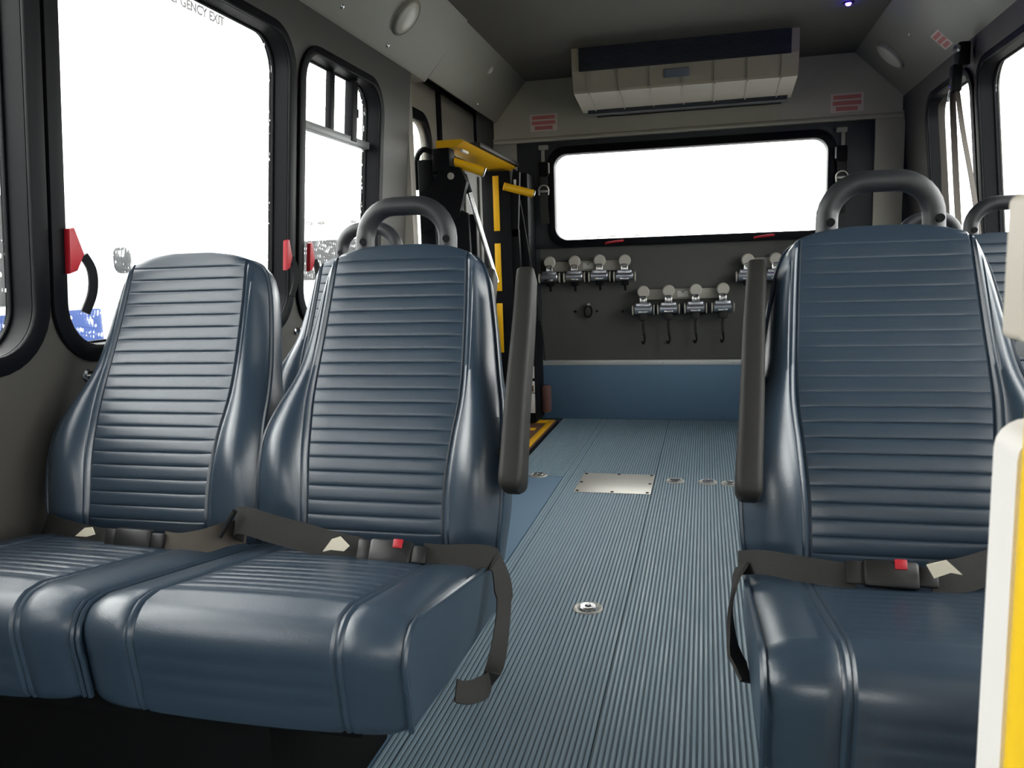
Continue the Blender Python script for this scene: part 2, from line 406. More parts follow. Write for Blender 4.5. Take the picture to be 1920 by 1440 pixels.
# rear wall
def mapB(a, b, t): return (a, YR - t, b)               # t > 0 is towards the camera
RW = (-0.868, 1.082, 0.648, 1.577)                     # x0, z0, x1, z1
rear = link('wall_rear', slab([(-1.46, -0.08), (1.16, -0.08), (1.16, 2.04), (-1.46, 2.04)], [rrect(RW[0] - 0.01, RW[1] - 0.01, RW[2] + 0.01, RW[3] + 0.01, 0.08)], -0.06, 0.0, mapB), M['carpet'], smooth=False)
tag(rear, 'dark grey carpeted rear wall of the bus', 'wall', kind='structure')
p = link('surround_panel', slab([(-1.092, 1.035), (0.884, 1.035), (0.884, 1.69), (-1.092, 1.69)], [rrect(RW[0], RW[1], RW[2], RW[3], 0.075)], 0.0005, 0.012, mapB, 0.002), M['blackpanel'], rear)
link('riser_panel', slab([(-0.985, 0.0), (0.98, 0.0), (0.98, 0.337), (-0.985, 0.337)], [], 0.0005, 0.014, mapB, 0.002), M['vinyl_blue'], rear)
link('side_panel', slab([(-1.090, 0.362), (-0.965, 0.362), (-0.965, 1.034), (-1.090, 1.034)], [], 0.0005, 0.010, mapB, 0.002), M['blackpanel'], rear)
strip = link('metal_strip', slab([(-0.985, 0.330), (0.90, 0.330), (0.90, 0.360), (-0.985, 0.360)], [], 0.0, 0.018, mapB, 0.003), M['alu'], rear)
for k in range(9):
    B().lathe([(0, 0.0205), (0.005, 0.0195), (0.006, 0.017)], (-0.84 + k * 0.2, YR, 0.345), (0, -1, 0), 8).obj('screw', M['steel'], strip)
link('corner_post', slab([(-1.235, 0.0), (-1.092, 0.0), (-1.092, 1.69), (-1.235, 1.69)], [], 0.0005, 0.02, mapB, 0.003), M['beige'], rear)
link('corner_post', slab([(0.884, 0.0), (1.03, 0.0), (1.03, 1.69), (0.884, 1.69)], [], 0.0005, 0.03, mapB, 0.003), M['header'], rear)  # right post in the lit copy of the beige
hd = B().prism([(YR, 1.655), (YR - 0.050, 1.655), (YR - 0.058, 1.664), (YR - 0.054, 1.674), (YR - 0.044, 1.68), (YR - 0.044, 2.02), (YR, 2.02)], 'x', -1.222, 1.012).obj('header_panel', M['header'], rear, smooth=False)
wrn = thing('window_12', 'wide rear window with rounded corners and red release handles', 'window', kind='structure')
link('frame', slab(rrect(RW[0] - 0.045, RW[1] - 0.045, RW[2] + 0.045, RW[3] + 0.045, 0.11), [rrect(RW[0], RW[1], RW[2], RW[3], 0.075)], 0.0125, 0.030, mapB, 0.004), M['rubber'], wrn)
link('inner_frame', slab(rrect(RW[0] - 0.01, RW[1] - 0.01, RW[2] + 0.01, RW[3] + 0.01, 0.08), [rrect(RW[0], RW[1], RW[2], RW[3], 0.075)], -0.05, 0.0125, mapB), M['rubber'], wrn)
link('pane', slab(rrect(RW[0], RW[1], RW[2], RW[3], 0.075), [], -0.034, -0.030, mapB), M['glass'], wrn, smooth=False)
for x in (-0.520, 0.318):
    B().tube(catmull([(x - 0.052, YR - 0.034, 1.052), (x - 0.03, YR - 0.043, 1.056), (x + 0.03, YR - 0.043, 1.062), (x + 0.055, YR - 0.034, 1.064)], 3), 0.0065, 8).obj('release_handle', M['red'], wrn)

# lift doorway on the left: jamb, header, two door leaves
j = B().box((-1.42, 3.366, -0.01), (-1.242, 3.425, 1.775), 0.004).obj('trim_4', M['beige']); tag(j, 'pale door jamb strip at the end of the left wall', 'trim', kind='structure')
j2 = B().prism([(-1.44, 1.862), (-1.335, 1.862), (-1.335, 2.0), (-1.035, 2.0), (-1.035, 2.05), (-1.44, 2.05)], 'y', 3.426, YR).obj('trim_5', M['rubber']); tag(j2, 'dark header over the wheelchair lift doors', 'trim', kind='structure')
def mapD(a, b, t): return (-1.350 + t, a, b)
def leaf(name, y0, y1, label, wy0, wy1, zt):
    wn = rrect(wy0, 0.80, wy1, zt, 0.10)
    d = link(name, slab([(y0, 0.0), (y1, 0.0), (y1, 1.86), (y0, 1.86)], [wn], -0.03, 0.0, mapD), M['beige'], smooth=False)
    tag(d, label, 'door', kind='structure')
    link('window_frame', slab(rrect(wy0 - 0.05, 0.75, wy1 + 0.05, zt + 0.05, 0.14), [rrect(wy0 + 0.004, 0.804, wy1 - 0.004, zt - 0.004, 0.097)], 0.0005, 0.016, mapD, 0.004), M['rubber'], d)
    link('pane', slab(wn, [], -0.016, -0.012, mapD), M['glass'], d, smooth=False)
    link('edge_strip', slab([(y0, 0.0), (y0 + 0.022, 0.0), (y0 + 0.022, 1.86), (y0, 1.86)], [], 0.0005, 0.014, mapD, 0.002), M['rubber'], d)
    link('edge_strip', slab([(y1 - 0.022, 0.0), (y1, 0.0), (y1, 1.86), (y1 - 0.022, 1.86)], [], 0.0005, 0.014, mapD, 0.002), M['rubber'], d)
    link('top_strip', slab([(y0, 1.835), (y1, 1.835), (y1, 1.86), (y0, 1.86)], [], 0.0005, 0.014, mapD, 0.002), M['rubber'], d)
leaf('door_1', 3.430, 4.095, 'lift door leaf nearer the camera with black framed window', 3.54, 3.90, 1.64)
leaf('door_2', 4.100, 4.790, 'lift door leaf next to the rear wall, behind the lift', 4.24, 4.64, 1.50)

# ------------------------------------------------------------------ seats
TH = math.radians(20)
SB = Vector((0, 1.26, 0.43)); SN = Vector((0, -math.cos(TH), math.sin(TH))); SV = Vector((0, math.sin(TH), math.cos(TH)))
def interp(tab, v):
    if v <= tab[0][0]: return tab[0][1]
    for (a, x), (b, y) in zip(tab, tab[1:]):
        if v <= b: return x + (y - x) * (v - a) / (b - a)
    return tab[-1][1]
def smooth_tab(tab, n=8):
    q = catmull([(a, b, 0) for a, b in tab], n); return [(p.x, p.y) for p in q]
HW = smooth_tab([(0, .222), (.06, .230), (.12, .233), (.19, .231), (.265, .218), (.335, .200), (.43, .184), (.507, .169), (.545, .155)]) + [(.556, .147), (.565, .136), (.572, .118), (.577, .097), (.581, .06)]
CP = smooth_tab([(0, .131), (.1, .131), (.2, .138), (.29, .145), (.41, .141), (.545, .134), (.60, .128)])
BOL = smooth_tab([(0, .004), (.06, .014), (.16, .026), (.26, .022), (.36, .012), (.5, .009), (.6, .006)])
def sstep(x): x = max(0, min(1, x)); return x * x * (3 - 2 * x)
def back_depth(u, v, faint_ribs=False):
    w = interp(HW, v); cp = min(interp(CP, v), w - 0.004); a = abs(u); d = 0.0
    d += 0.016 * math.exp(-((v - 0.15) / 0.11) ** 2) - 0.02 * max(0, (0.05 - v) / 0.05) ** 2 - 0.007 * max(0, (v - 0.535) / 0.046) ** 2
    if a < cp:
        k = min(1, max(0, (cp - 0.004 - a) / 0.004))
        if 0.02 < v < 0.552 and k > 0:
            ph = (v - 0.0125) / 0.0255; fr = ph - math.floor(ph); ds = min(fr, 1 - fr) * 0.0255
            k *= (0.30 + 0.70 * max(0, min(1, (0.32 - v) / 0.08))) if faint_ribs else 1.0
            d += k * (-0.0024 * math.exp(-(ds / 0.0014) ** 2) + 0.0006 * math.sin(PI * fr))
    else:
        t = (a - cp) / max(1e-4, w - cp)
        d += interp(BOL, v) * math.sin(PI * min(1.0, t * 0.92)) ** 1.0
    d -= 0.0035 * math.exp(-((a - cp) / 0.0028) ** 2) + 0.0022 * math.exp(-((a - cp - 0.011) / 0.002) ** 2)
    d -= 0.010 * (a / w) ** 12 + 0.018 * sstep((v - 0.18) / 0.34)
    if a > cp: d -= 0.034 * sstep((v - 0.20) / 0.16) * ((a - cp) / max(1e-4, w - cp)) ** 1.8
    return d
def SP(u, v, d): return Vector((u, 0, 0)) + SB + SV * (v * 1.012) + SN * d
def back_mesh(faint_ribs=False):
    vs = [0, .005] + [0.0125 + 0.0255 * g + o for g in range(22) for o in (-.0035, -.0014, 0, .0014, .0035, .008, .0127, .0175)] + [.553, .556, .560, .565, .569, .573, .576, .579, .581]
    vs = sorted(set(round(v, 5) for v in vs if v <= .5811)); rings = []
    for v in vs:
        w = interp(HW, v); cp = min(interp(CP, v), w - 0.004); half = []
        for k in range(8): half.append(cp * k / 8 * 0.97)
        half += [cp - 0.004, cp - 0.002, cp, cp + 0.0025, cp + 0.006, cp + 0.009, cp + 0.011, cp + 0.0135]
        lo = cp + 0.0135
        if w - lo > 0.006: half += [lo + (w - lo) * k / 7 for k in range(1, 8)]
        else: half = [min(h, w) for h in half] + [w] * 7
        cols = [-h for h in half[:0:-1]] + half
        T = 0.098 + 0.012 * sstep((v - 0.2) / 0.3); de = back_depth(w, v)
        ring = [SP(u, v, back_depth(u, v, faint_ribs)) for u in cols]
        ring += [SP(w * 1.004, v, de + (-T - de) * 0.35), SP(w * 1.0, v, de + (-T - de) * 0.75), SP(w * 0.970, v, -T), SP(w * 0.5, v, -T - 0.008), SP(0, v, -T - 0.012),
                 SP(-w * 0.5, v, -T - 0.008), SP(-w * 0.970, v, -T), SP(-w * 1.0, v, de + (-T - de) * 0.75), SP(-w * 1.004, v, de + (-T - de) * 0.35)]
        rings.append(ring)
    return B().loft(rings).mesh('backrest')
def outline_pts():
    out = []
    vs = [0.01 + i * 0.02 for i in range(27)] + [.545, .552, .558, .563, .568, .572, .576, .579, .581]
    for v in vs: w = interp(HW, v); out.append(SP(w + 0.001, v, back_depth(w, v) - 0.001))
    w = interp(HW, .581)
    mid = [SP(w * k, .5835, back_depth(w, .581) - 0.001) for k in (0.6, 0.2, -0.2, -0.6)]
    return out + mid + [Vector((-p.x, p.y, p.z)) for p in out[::-1]]
PIPE = B().tube(outline_pts(), 0.0042, 6).mesh('piping')
BACK = back_mesh(); BACKW = back_mesh(True)

CW = 0.229                                             # cushion half width
def cushion_profile():
    P = [(1.285, .385), (1.285, .420), (1.275, .434)]
    n = 112
    for i in range(n + 1): t = i / n; P.append((1.265 - t * (1.265 - 0.880), .438 + t * (.506 - .438)))
    for k in range(1, 9):
        a = math.radians(100 + 86 * k / 8); P.append((0.872 + 0.046 * math.cos(a), 0.4605 + 0.046 * math.sin(a)))
    for k in range(1, 15): t = k / 14; P.append((0.826 + 0.010 * t, .455 - t * .075))
    for k in range(1, 5): a = math.radians(180 + 90 * k / 4); P.append((0.858 + 0.022 * math.cos(a), .378 + 0.022 * math.sin(a)))
    P += [(1.0, .345), (1.27, .335), (1.285, .35)]
    return [Vector((0, a, b)) for a, b in P]
def cushion_mesh(faint_ribs=False):
    P = cushion_profile(); n = len(P); cp = 0.14
    half = [cp * k / 8 * 0.97 for k in range(8)] + [cp - 0.004, cp - 0.002, cp, cp + 0.0025, cp + 0.006, cp + 0.009, cp + 0.011, cp + 0.0135]
    half += [cp + 0.0135 + (CW - cp - 0.0135) * t for t in (.2, .4, .6, .75, .86, .93, .97, 1.0)]
    cols = [-h for h in half[:0:-1]] + half; rings = []
    nor = []
    for i in range(n):
        t = (P[(i + 1) % n] - P[i - 1]).normalized(); nor.append(Vector((0, -t.z, t.y)))
    c = Vector((0, 1.05, .42))
    if nor[60].z < 0: nor = [-q for q in nor]
    for u in cols:
        a = abs(u); ring = []
        for i, (p, q) in enumerate(zip(P, nor)):
            top = p.z > 0.434 and i < 118; front = 118 <= i < 140; d = 0
            if top or front:
                d += 0.007 * (1 - (a / CW) ** 2)
                d -= 0.0035 * math.exp(-((a - cp) / 0.0028) ** 2) + 0.0022 * math.exp(-((a - cp - 0.011) / 0.002) ** 2)
            k = min(1, max(0, (cp - 0.004 - a) / 0.004))
            if top and p.y > 0.90 and k > 0:
                ph = (p.y - 0.885) / 0.0255; fr = ph - math.floor(ph); ds = min(fr, 1 - fr) * 0.0255
                k *= 0.25 if faint_ribs else 1.0
                d += k * (-0.0028 * math.exp(-(ds / 0.0022) ** 2) + 0.0010 * math.sin(PI * fr))
            if k > 0 and 110 <= i <= 122: d -= k * 0.0042 * math.exp(-((i - 116) / 1.0) ** 2)
            if front and p.z < 0.45 and k > 0: d -= k * 0.0016 * math.exp(-(((p.z - 0.385) % 0.0255 - 0.0127) / 0.004) ** 2)
            d -= 0.014 * (a / CW) ** 14
            ring.append(Vector((u, p.y, p.z)) + q * d)
        rings.append(ring)
    return B().loft(rings).mesh('seat_cushion')
CUSH = cushion_mesh(); CUSHW = cushion_mesh(True)
def cushion_piping(sgn):
    P = cushion_profile()[2:140:2]
    return [Vector((sgn * (CW - 0.0005), p.y, p.z)) + Vector((0, 0.004 if p.y < 0.87 else 0, -0.008 if p.z > 0.43 else 0)) for p in P]
CPIPES = [B().tube(cushion_piping(q), 0.0040, 6).mesh('piping') for q in (1, -1)]

def handle_mesh():
    y, z0, z1, hw, r = 1.503, 0.905, 1.049, 0.0855, 0.063
    pts = [(-hw, y - 0.006, z0), (-hw, y, z1 - r)]
    for k in range(1, 9): a = math.radians(180 - 90 * k / 8); pts.append((-hw + r + r * math.cos(a), y + 0.004, z1 - r + r * math.sin(a)))
    for k in range(0, 9): a = math.radians(90 - 90 * k / 8); pts.append((hw - r + r * math.cos(a), y + 0.004, z1 - r + r * math.sin(a)))
    pts.append((hw, y - 0.006, z0))
    return B().tube(pts, 0.0185, 14).mesh('grab_handle')
HANDLE = handle_mesh()
PLUGS = [B().lathe([(0, 0.004), (0.007, 0.004), (0.0075, 0.0)], (sx * 0.0855 + 0.004, 1.503 - 0.0178, 0.982), (0, -1, 0.1), 12).mesh('screw_plug') for sx in (-1, 1)]

def arm_mesh(xb, xt):
    rings = []
    path = catmull([(xb, 1.243, 0.556), (xb, 1.262, 0.590), ((xb * 2 + xt) / 3, 1.330, 0.690), ((xb + 2 * xt) / 3, 1.420, 0.810), (xt, 1.482, 0.893), (xt, 1.494, 0.908)], 4)
    n = len(path)
    for i, p in enumerate(path):
        t = (path[min(i + 1, n - 1)] - path[max(i - 1, 0)]).normalized(); a = Vector((1, 0, 0)); b = t.cross(a)
        f = i / (n - 1); hw, hd = 0.0215 - 0.006 * f, 0.034 - 0.008 * f
        if i < 4: q = (0.55, 0.80, 0.94, 1.0)[i]; hw *= q; hd *= q
        if i > n - 3: q = (0.95, 0.82)[i - n + 2]; hw *= q; hd *= q
        ring = []
        for x, y in rrect(-hw, -hd, hw, hd, min(hw, hd) * 0.55, 4): ring.append(p + a * x + b * y)
        rings.append(ring)
    return B().loft(rings).mesh('armrest')

def add_place(t, dx, handle=True, faint_ribs=False):
    """one seating place: backrest, cushion, handle as parts of the seat"""
    BK, CU = (BACKW, CUSHW) if faint_ribs else (BACK, CUSH)
    b = link('backrest', BK, None, t); b.location.x = dx
    if not BK.materials: BK.materials.append(M['seat'])
    pb = link('piping', PIPE, None, b)
    if not PIPE.materials: PIPE.materials.append(M['piping'])
    c = link('seat_cushion', CU, None, t); c.location.x = dx
    if not CU.materials: CU.materials.append(M['seat'])
    for q in CPIPES:
        link('piping', q, None, c)
        if not q.materials: q.materials.append(M['piping'])
    if handle:
        h = link('grab_handle', HANDLE, None, t); h.location.x = dx
        if not HANDLE.materials: HANDLE.materials.append(M['handle'])
        for q in PLUGS:
            link('screw_plug', q, None, h)
            if not q.materials: q.materials.append(M['rubber'])

def frame_parts(t, x0, x1):
    B().box((x0, 0.90, 0.312), (x1, 0.93, 0.345), 0.004).obj('frame_rail', M['frame'], t)
    B().box((x0, 1.22, 0.312), (x1, 1.25, 0.338), 0.004).obj('frame_rail', M['frame'], t)
    for x in (x0 + 0.03, x1 - 0.06):
        q = B().tube([(x + 0.015, 1.24, 0.325), (x + 0.015, 1.36, 0.325), (x + 0.015, 1.40, 0.36), (x + 0.015, 1.55, 0.80)], 0.012, 8)
        q.obj('back_support', M['frame'], t)

def buckle(t, c, rx, rz, red=True):
    """push button buckle with tongue; c centre, along local x"""
    R = Matrix.Rotation(rz, 3, 'Y') @ Matrix.Rotation(rx, 3, 'X')
    o = B().box((-0.036, -0.010, -0.019), (0.036, 0.010, 0.019), 0.006).obj('buckle', M['buckle'], t)
    o.matrix_local = Matrix.Translation(c) @ R.to_4x4()
    if red: B().box((0.004, -0.012, 0.006), (0.020, -0.004, 0.0205), 0.002).obj('release_button', M['red'], o)
    B().box((-0.058, -0.003, -0.016), (-0.034, 0.003, 0.016), 0.002).obj('tongue', M['buckle'], o)
    B().box((0.034, -0.005, -0.014), (0.060, 0.005, 0.014), 0.003).obj('strap_adjuster', M['buckle'], o)
    return o

# --- front left double seat
t = thing('double_seat', 'navy double bus seat at front left with one charcoal grab handle', 'bus seat', 'navy bus seats')
add_place(t, -0.572); add_place(t, -1.038, handle=False)
frame_parts(t, -1.26, -0.44)
B().box((-1.285, 0.965, -0.001), (-0.614, 1.38, 0.312), 0.006).obj('pedestal', M['frame'], t)  # solid black box added so the space under the seat stays dark
a = link('armrest', arm_mesh(-0.309, -0.327), M['arm'], t)
B().box((-0.350, 1.300, 0.580), (-0.320, 1.335, 0.615), 0.006).obj('armrest_pivot', M['frame'], t)
# lap belt of the aisle place
sb = B().ribbon(catmull([(-0.800, 1.235, 0.470), (-0.788, 1.185, 0.500), (-0.762, 1.168, 0.512), (-0.700, 1.163, 0.500), (-0.640, 1.158, 0.490), (-0.585, 1.152, 0.480), (-0.540, 1.150, 0.474)], 4), (0, 0.30, 1), 0.046).obj('seat_belt', M['belt'], t)
B().ribbon(catmull([(-0.435, 1.150, 0.474), (-0.400, 1.158, 0.470), (-0.362, 1.178, 0.466), (-0.333, 1.190, 0.458), (-0.318, 1.187, 0.436), (-0.306, 1.155, 0.405), (-0.300, 1.110, 0.372), (-0.298, 1.060, 0.345), (-0.306, 1.020, 0.334), (-0.322, 0.995, 0.338), (-0.334, 0.985, 0.346)], 4),
             [(0, 0.35, 1)] * 9 + [(0.2, 0.5, 0.8)] * 4 + [(0.2, 1, 0.35)] * 28, [0.040] * 14 + [0.034] * 6 + [0.026] * 12 + [0.032] * 30).obj('seat_belt', M['belt'], t)
B().tube([(-0.808, 1.165, 0.482), (-0.772, 1.160, 0.530)], 0.005, 6).obj('belt_loop', M['buckle'], sb)
buckle(t, (-0.487, 1.147, 0.478), -0.5, 0.04)
B().prism([(-0.600, 0.478), (-0.582, 0.500), (-0.567, 0.505), (-0.552, 0.490), (-0.562, 0.481), (-0.585, 0.482)], 'y', 1.132, 1.1335).obj('belt_label', M['tag'], t)
# lap belt of the window place
sb = B().ribbon(catmull([(-1.262, 1.262, 0.452), (-1.200, 1.225, 0.456), (-1.120, 1.182, 0.464), (-1.050, 1.158, 0.466), (-1.010, 1.150, 0.468)], 4), (0, 0.55, 1), 0.044).obj('seat_belt', M['belt'], t)
B().ribbon(catmull([(-0.912, 1.150, 0.470), (-0.880, 1.150, 0.468), (-0.840, 1.165, 0.472), (-0.810, 1.190, 0.478), (-0.797, 1.225, 0.472)], 4), (0, 0.55, 1), 0.042).obj('seat_belt', M['belt_brown'], t)
buckle(t, (-0.965, 1.147, 0.475), -0.35, 0.02, red=False)
B().prism([(-1.090, 0.474), (-1.068, 0.490), (-1.052, 0.492), (-1.048, 0.479), (-1.066, 0.474)], 'y', 1.150, 1.1515).obj('belt_label', M['tag'], t)

# --- front right double seat
t = thing('double_seat', 'navy double bus seat at front right, half hidden by the beige and yellow partition', 'bus seat', 'navy bus seats')
add_place(t, 0.290, faint_ribs=True); add_place(t, 0.758, faint_ribs=True)  # right seats get weaker ribs than the left ones
frame_parts(t, 0.17, 0.98)
B().box((0.30, 0.965, -0.001), (0.95, 1.38, 0.312), 0.006).obj('pedestal', M['frame'], t)
link('armrest', arm_mesh(0.0665, 0.0875), M['arm'], t)
B().box((0.080, 1.300, 0.580), (0.110, 1.335, 0.615), 0.006).obj('armrest_pivot', M['frame'], t)
B().ribbon(catmull([(0.052, 1.225, 0.462), (0.085, 1.195, 0.476), (0.130, 1.168, 0.480), (0.185, 1.150, 0.480), (0.205, 1.148, 0.480)], 4), (0, 0.4, 1), 0.036).obj('seat_belt', M['belt'], t)
B().ribbon(catmull([(0.300, 1.148, 0.483), (0.340, 1.155, 0.487), (0.390, 1.180, 0.495), (0.450, 1.215, 0.505), (0.505, 1.25, 0.505)], 4), (0, 0.4, 1), 0.046).obj('seat_belt', M['belt'], t)
buckle(t, (0.250, 1.146, 0.486), -0.5, 0.02)
B().prism([(0.288, 0.512), (0.312, 0.520), (0.332, 0.501), (0.318, 0.503), (0.298, 0.494)], 'y', 1.120, 1.1215).obj('belt_label', M['tag'], t)
B().ribbon(catmull([(0.056, 1.215, 0.462), (0.046, 1.19, 0.445), (0.038, 1.16, 0.41), (0.042, 1.12, 0.37), (0.058, 1.08, 0.345)], 4), (0.1, 1, 0.2), [0.03] * 8 + [0.036] * 6 + [0.024] * 3, 0.005).obj('seat_belt', M['belt'], t)

# --- single seats of the rows behind
t1 = thing('single_seat', 'navy single bus seat against the left windows, behind the front left double seat', 'bus seat', 'navy bus seats', loc=(-0.945, 0.68, 0))
add_place(t1, 0.0); frame_parts(t1, -0.21, 0.21)
B().box((-0.2, 0.97, -0.001), (0.2, 1.30, 0.312), 0.006).obj('pedestal', M['frame'], t1)
t2 = dup(t1, (0.752, 0.82, 0), 'navy single bus seat by the right wall, handle seen left of the beige partition')
t3 = dup(t1, (0.742, 1.52, 0), 'rearmost navy single bus seat by the right wall, only its handle top showing')
ar = link('armrest', arm_mesh(0.375, 0.365), M['arm'], t1)
B().tube([(0.205, 1.30, 0.60), (0.372, 1.30, 0.60)], 0.012, 8).obj('armrest_bar', M['frame'], t1)

# ------------------------------------------------------------------ partition at the right edge
t = thing('stanchion_partition', 'beige padded partition with yellow stanchion pole at the right picture edge', 'partition')
px, py = 0.2270, 0.590
B().tube([(px, py, -0.001), (px, py, 1.999)], 0.0185, 18).obj('pole', M['yellowpad'], t)
B().lathe([(0, 0.012), (0.034, 0.010), (0.038, 0.0)], (px, py, -0.0005), (0, 0, 1), 18).obj('floor_flange', M['yellowpad'], t)
b = B(); b.prism(rrect(0.2125, 0.045, 0.74, 0.798, 0.022, 5), 'y', 0.612, 0.660); b.obj('lower_panel', M['padbeige'], t)
B().box((0.219, 0.6095, 0.776), (0.60, 0.6125, 0.782), 0.001).obj('panel_seam', M['beige'], t)
b = B(); b.prism(rrect(0.1842, 0.866, 0.70, 0.956, 0.006, 4), 'y', 0.540, 0.568); b.obj('upper_pad', M['paddark'], t)
B().box((0.206, 0.566, 0.850), (0.262, 0.611, 0.868), 0.004).obj('clamp', M['seatback'], t)

# ------------------------------------------------------------------ floor fittings
t = thing('floor_access_plate', 'brushed metal access plate screwed to the aisle floor', 'floor plate')
B().box((-0.529, 3.178, -0.003), (-0.213, 3.486, 0.0018), 0.001).obj('plate', M['steel'], t)
for x, y in ((-0.515, 3.195), (-0.37, 3.192), (-0.227, 3.195), (-0.515, 3.47), (-0.37, 3.473), (-0.227, 3.47), (-0.517, 3.33), (-0.225, 3.33)):
    B().lathe([(0, 0.0045), (0.006, 0.004), (0.0075, 0.0018)], (x, y, 0), (0, 0, 1), 10).obj('screw', M['frame'], t)
def tie_down(x, y, label):
    t = thing('floor_tie_down', label, 'tie down', 'round tie down anchors in the floor', loc=(x, y, 0))
    B().lathe([(0.0, -0.002), (0.026, -0.002), (0.029, 0.0015), (0.036, 0.0035), (0.0405, 0.001), (0.041, -0.003)], (0, 0, 0), (0, 0, 1), 28).obj('dish_ring', M['steel'], t)
    B().lathe([(0.0235, -0.002), (0.0235, 0.0065), (0.0205, 0.0085), (0.0095, 0.0075), (0.0085, 0.004), (0.0, 0.004)], (0, 0, 0), (0, 0, 1), 24).obj('anchor_button', M['chrome'], t)
    B().lathe([(0, 0.0048), (0.0080, 0.0046)], (0, 0, 0), (0, 0, 1), 14).obj('socket', M['frame'], t)
    return t
td = tie_down(-0.308, 2.055, 'large near round steel tie down anchor in the middle of the aisle')
for x, y, l in ((-0.726, 3.426, 'round steel tie down anchor left of the floor plate, beside the left armrest'), (-0.123, 3.398, 'round steel tie down anchor just right of the floor plate'),
                (0.013, 3.397, 'middle one of three round anchors right of the floor plate'), (0.106, 3.384, 'round anchor partly hidden by the right armrest')):
    dup(td, (x, y, 0), l)

# ------------------------------------------------------------------ air conditioner
t = thing('air_conditioner', 'beige rear air conditioner unit with black intake grille under the ceiling', 'air conditioner')
x0, x1 = -0.655, 0.428
prof = [(4.158, 1.999), (4.164, 1.892), (4.206, 1.803), (4.222, 1.794), (4.545, 1.756), (4.560, 1.764), (4.560, 1.999)]
b = B()
def slp(x): return (x - x0) * 0.0
b.prism(prof, 'x', x0, x1)
b.obj('housing', M['acbody'], t, smooth=False)
# grille band: dark frame with fine slats
g = B().prism([(4.1525, 1.999), (4.1610, 1.888), (4.170, 1.888), (4.164, 1.999)], 'x', x0 + 0.036, x1 - 0.036).obj('intake_grille', M['acdark'], t, smooth=False)
for k in range(9):
    z = 1.895 + k * 0.0115; y = 4.1605 - (z - 1.888) / 0.111 * 0.0085
    B().box((x0 + 0.04, y - 0.005, z), (x1 - 0.04, y + 0.004, z + 0.003)).obj('slat', M['acdark'], g, smooth=False)
# ribs dividing the front into bays
for k in range(7):
    x = x0 + 0.075 + k * (x1 - x0 - 0.15) / 6
    B().prism([(4.160, 1.884), (4.170, 1.884), (4.212, 1.803), (4.225, 1.797), (4.54, 1.7612), (4.54, 1.7515), (4.220, 1.7880), (4.199, 1.8000)], 'x', x - 0.003, x + 0.003).obj('bay_rib', M['acbody'], t, smooth=False)
B().box((-0.200, 4.174, 1.828), (-0.080, 4.184, 1.868), 0.001, Matrix.Rotation(0.44, 3, 'X')).obj('badge', mat('ac_badge', (94, 101, 114), 0.5), t)
B().prism([(4.560, 1.775), (YR - 0.046, 1.765), (YR - 0.046, 1.999), (4.560, 1.999)], 'x', x0 + 0.05, x1 - 0.03).obj('rear_box', M['acdark'], t, smooth=False)
B().prism([(4.50, 1.7600), (4.52, 1.7440), (4.562, 1.7400), (4.562, 1.780), (4.53, 1.78)], 'x', x0 + 0.03, x1 - 0.02).obj('bottom_lip', M['acdark'], t, smooth=False)

# ------------------------------------------------------------------ stickers, speakers, lamps on the coves
def sticker(name, label, mapf, w, h):
    t = thing(name, label, 'sticker', 'faded red safety stickers')
    link('backing', slab([(-w / 2, -h / 2), (w / 2, -h / 2), (w / 2, h / 2), (-w / 2, h / 2)], [], 0.0, 0.0008, mapf), M['stickerwhite'], t, smooth=False)
    for z, f in ((0.30, 0.84), (-0.01, 0.86), (-0.31, 0.66)):
        link('print_line', slab([(-w / 2 * f, (z - .11) * h), (w / 2 * f, (z - .11) * h), (w / 2 * f, (z + .11) * h), (-w / 2 * f, (z + .11) * h)], [], 0.0008, 0.0012, mapf), M['redprint'], t, smooth=False)
sticker('warning_sticker', 'faded red print sticker on the rear header, left of the air conditioner', lambda a, b, t: (-0.920 + a, YR - 0.0445 - t, 1.761 + b), 0.162, 0.096)
sticker('warning_sticker', 'faded red print sticker on the rear header, right of the air conditioner', lambda a, b, t: (0.735 + a, YR - 0.0445 - t, 1.746 + b), 0.166, 0.098)
def cove_map(side, y0, s0):
    """(a along the bus, b up the cove face, t out of it)"""
    if side == 'L': p, q = Vector((LX + 0.006, 0, ZC)), Vector((-1.012, 0, ZCEIL))
    elif side == 'F': p, q = Vector((LX + 0.018, 0, ZC + 0.018)), Vector((-1.020, 0, ZCEIL))
    else: p, q = Vector((RX - 0.006, 0, ZC)), Vector((0.768, 0, ZCEIL))
    d = (q - p).normalized(); n = Vector((d.z, 0, -d.x)) if side != 'R' else Vector((-d.z, 0, d.x))
    return (lambda a, b, t: p + d * (s0 + b) + n * t + Vector((0, y0 + a, 0))), n
mf, nn = cove_map('R', 3.852, 0.068)
sticker('warning_sticker', 'faint red sticker on the right cove above the hanging belt', lambda a, b, t: mf(a, b, t), 0.11, 0.085)
def speaker(label, side, y, s, r):
    f, n = cove_map(side, y, s); t = thing('ceiling_speaker', label, 'speaker', 'round cove speakers')
    B().lathe([(0, 0.020), (r * 0.45, 0.019), (r * 0.80, 0.014), (r * 0.86, 0.010)], f(0, 0, 0), n, 32).obj('grille', M['lens'], t)
    B().lathe([(r * 0.84, 0.010), (r * 0.88, 0.015), (r * 0.97, 0.012), (r * 1.02, 0.0), (r * 0.5, -0.002)], f(0, 0, 0), n, 32).obj('rim', M['beige'], t)
speaker('round beige speaker in the left cove above the side window', 'L', 3.04, 0.155, 0.076)
speaker('round beige speaker in the right cove near the rear', 'R', 4.42, 0.185, 0.085)
f, n = cove_map('F', 4.154, 0.195)
t = thing('marker_lamp', 'small clear lamp on the cove above the lift', 'lamp')
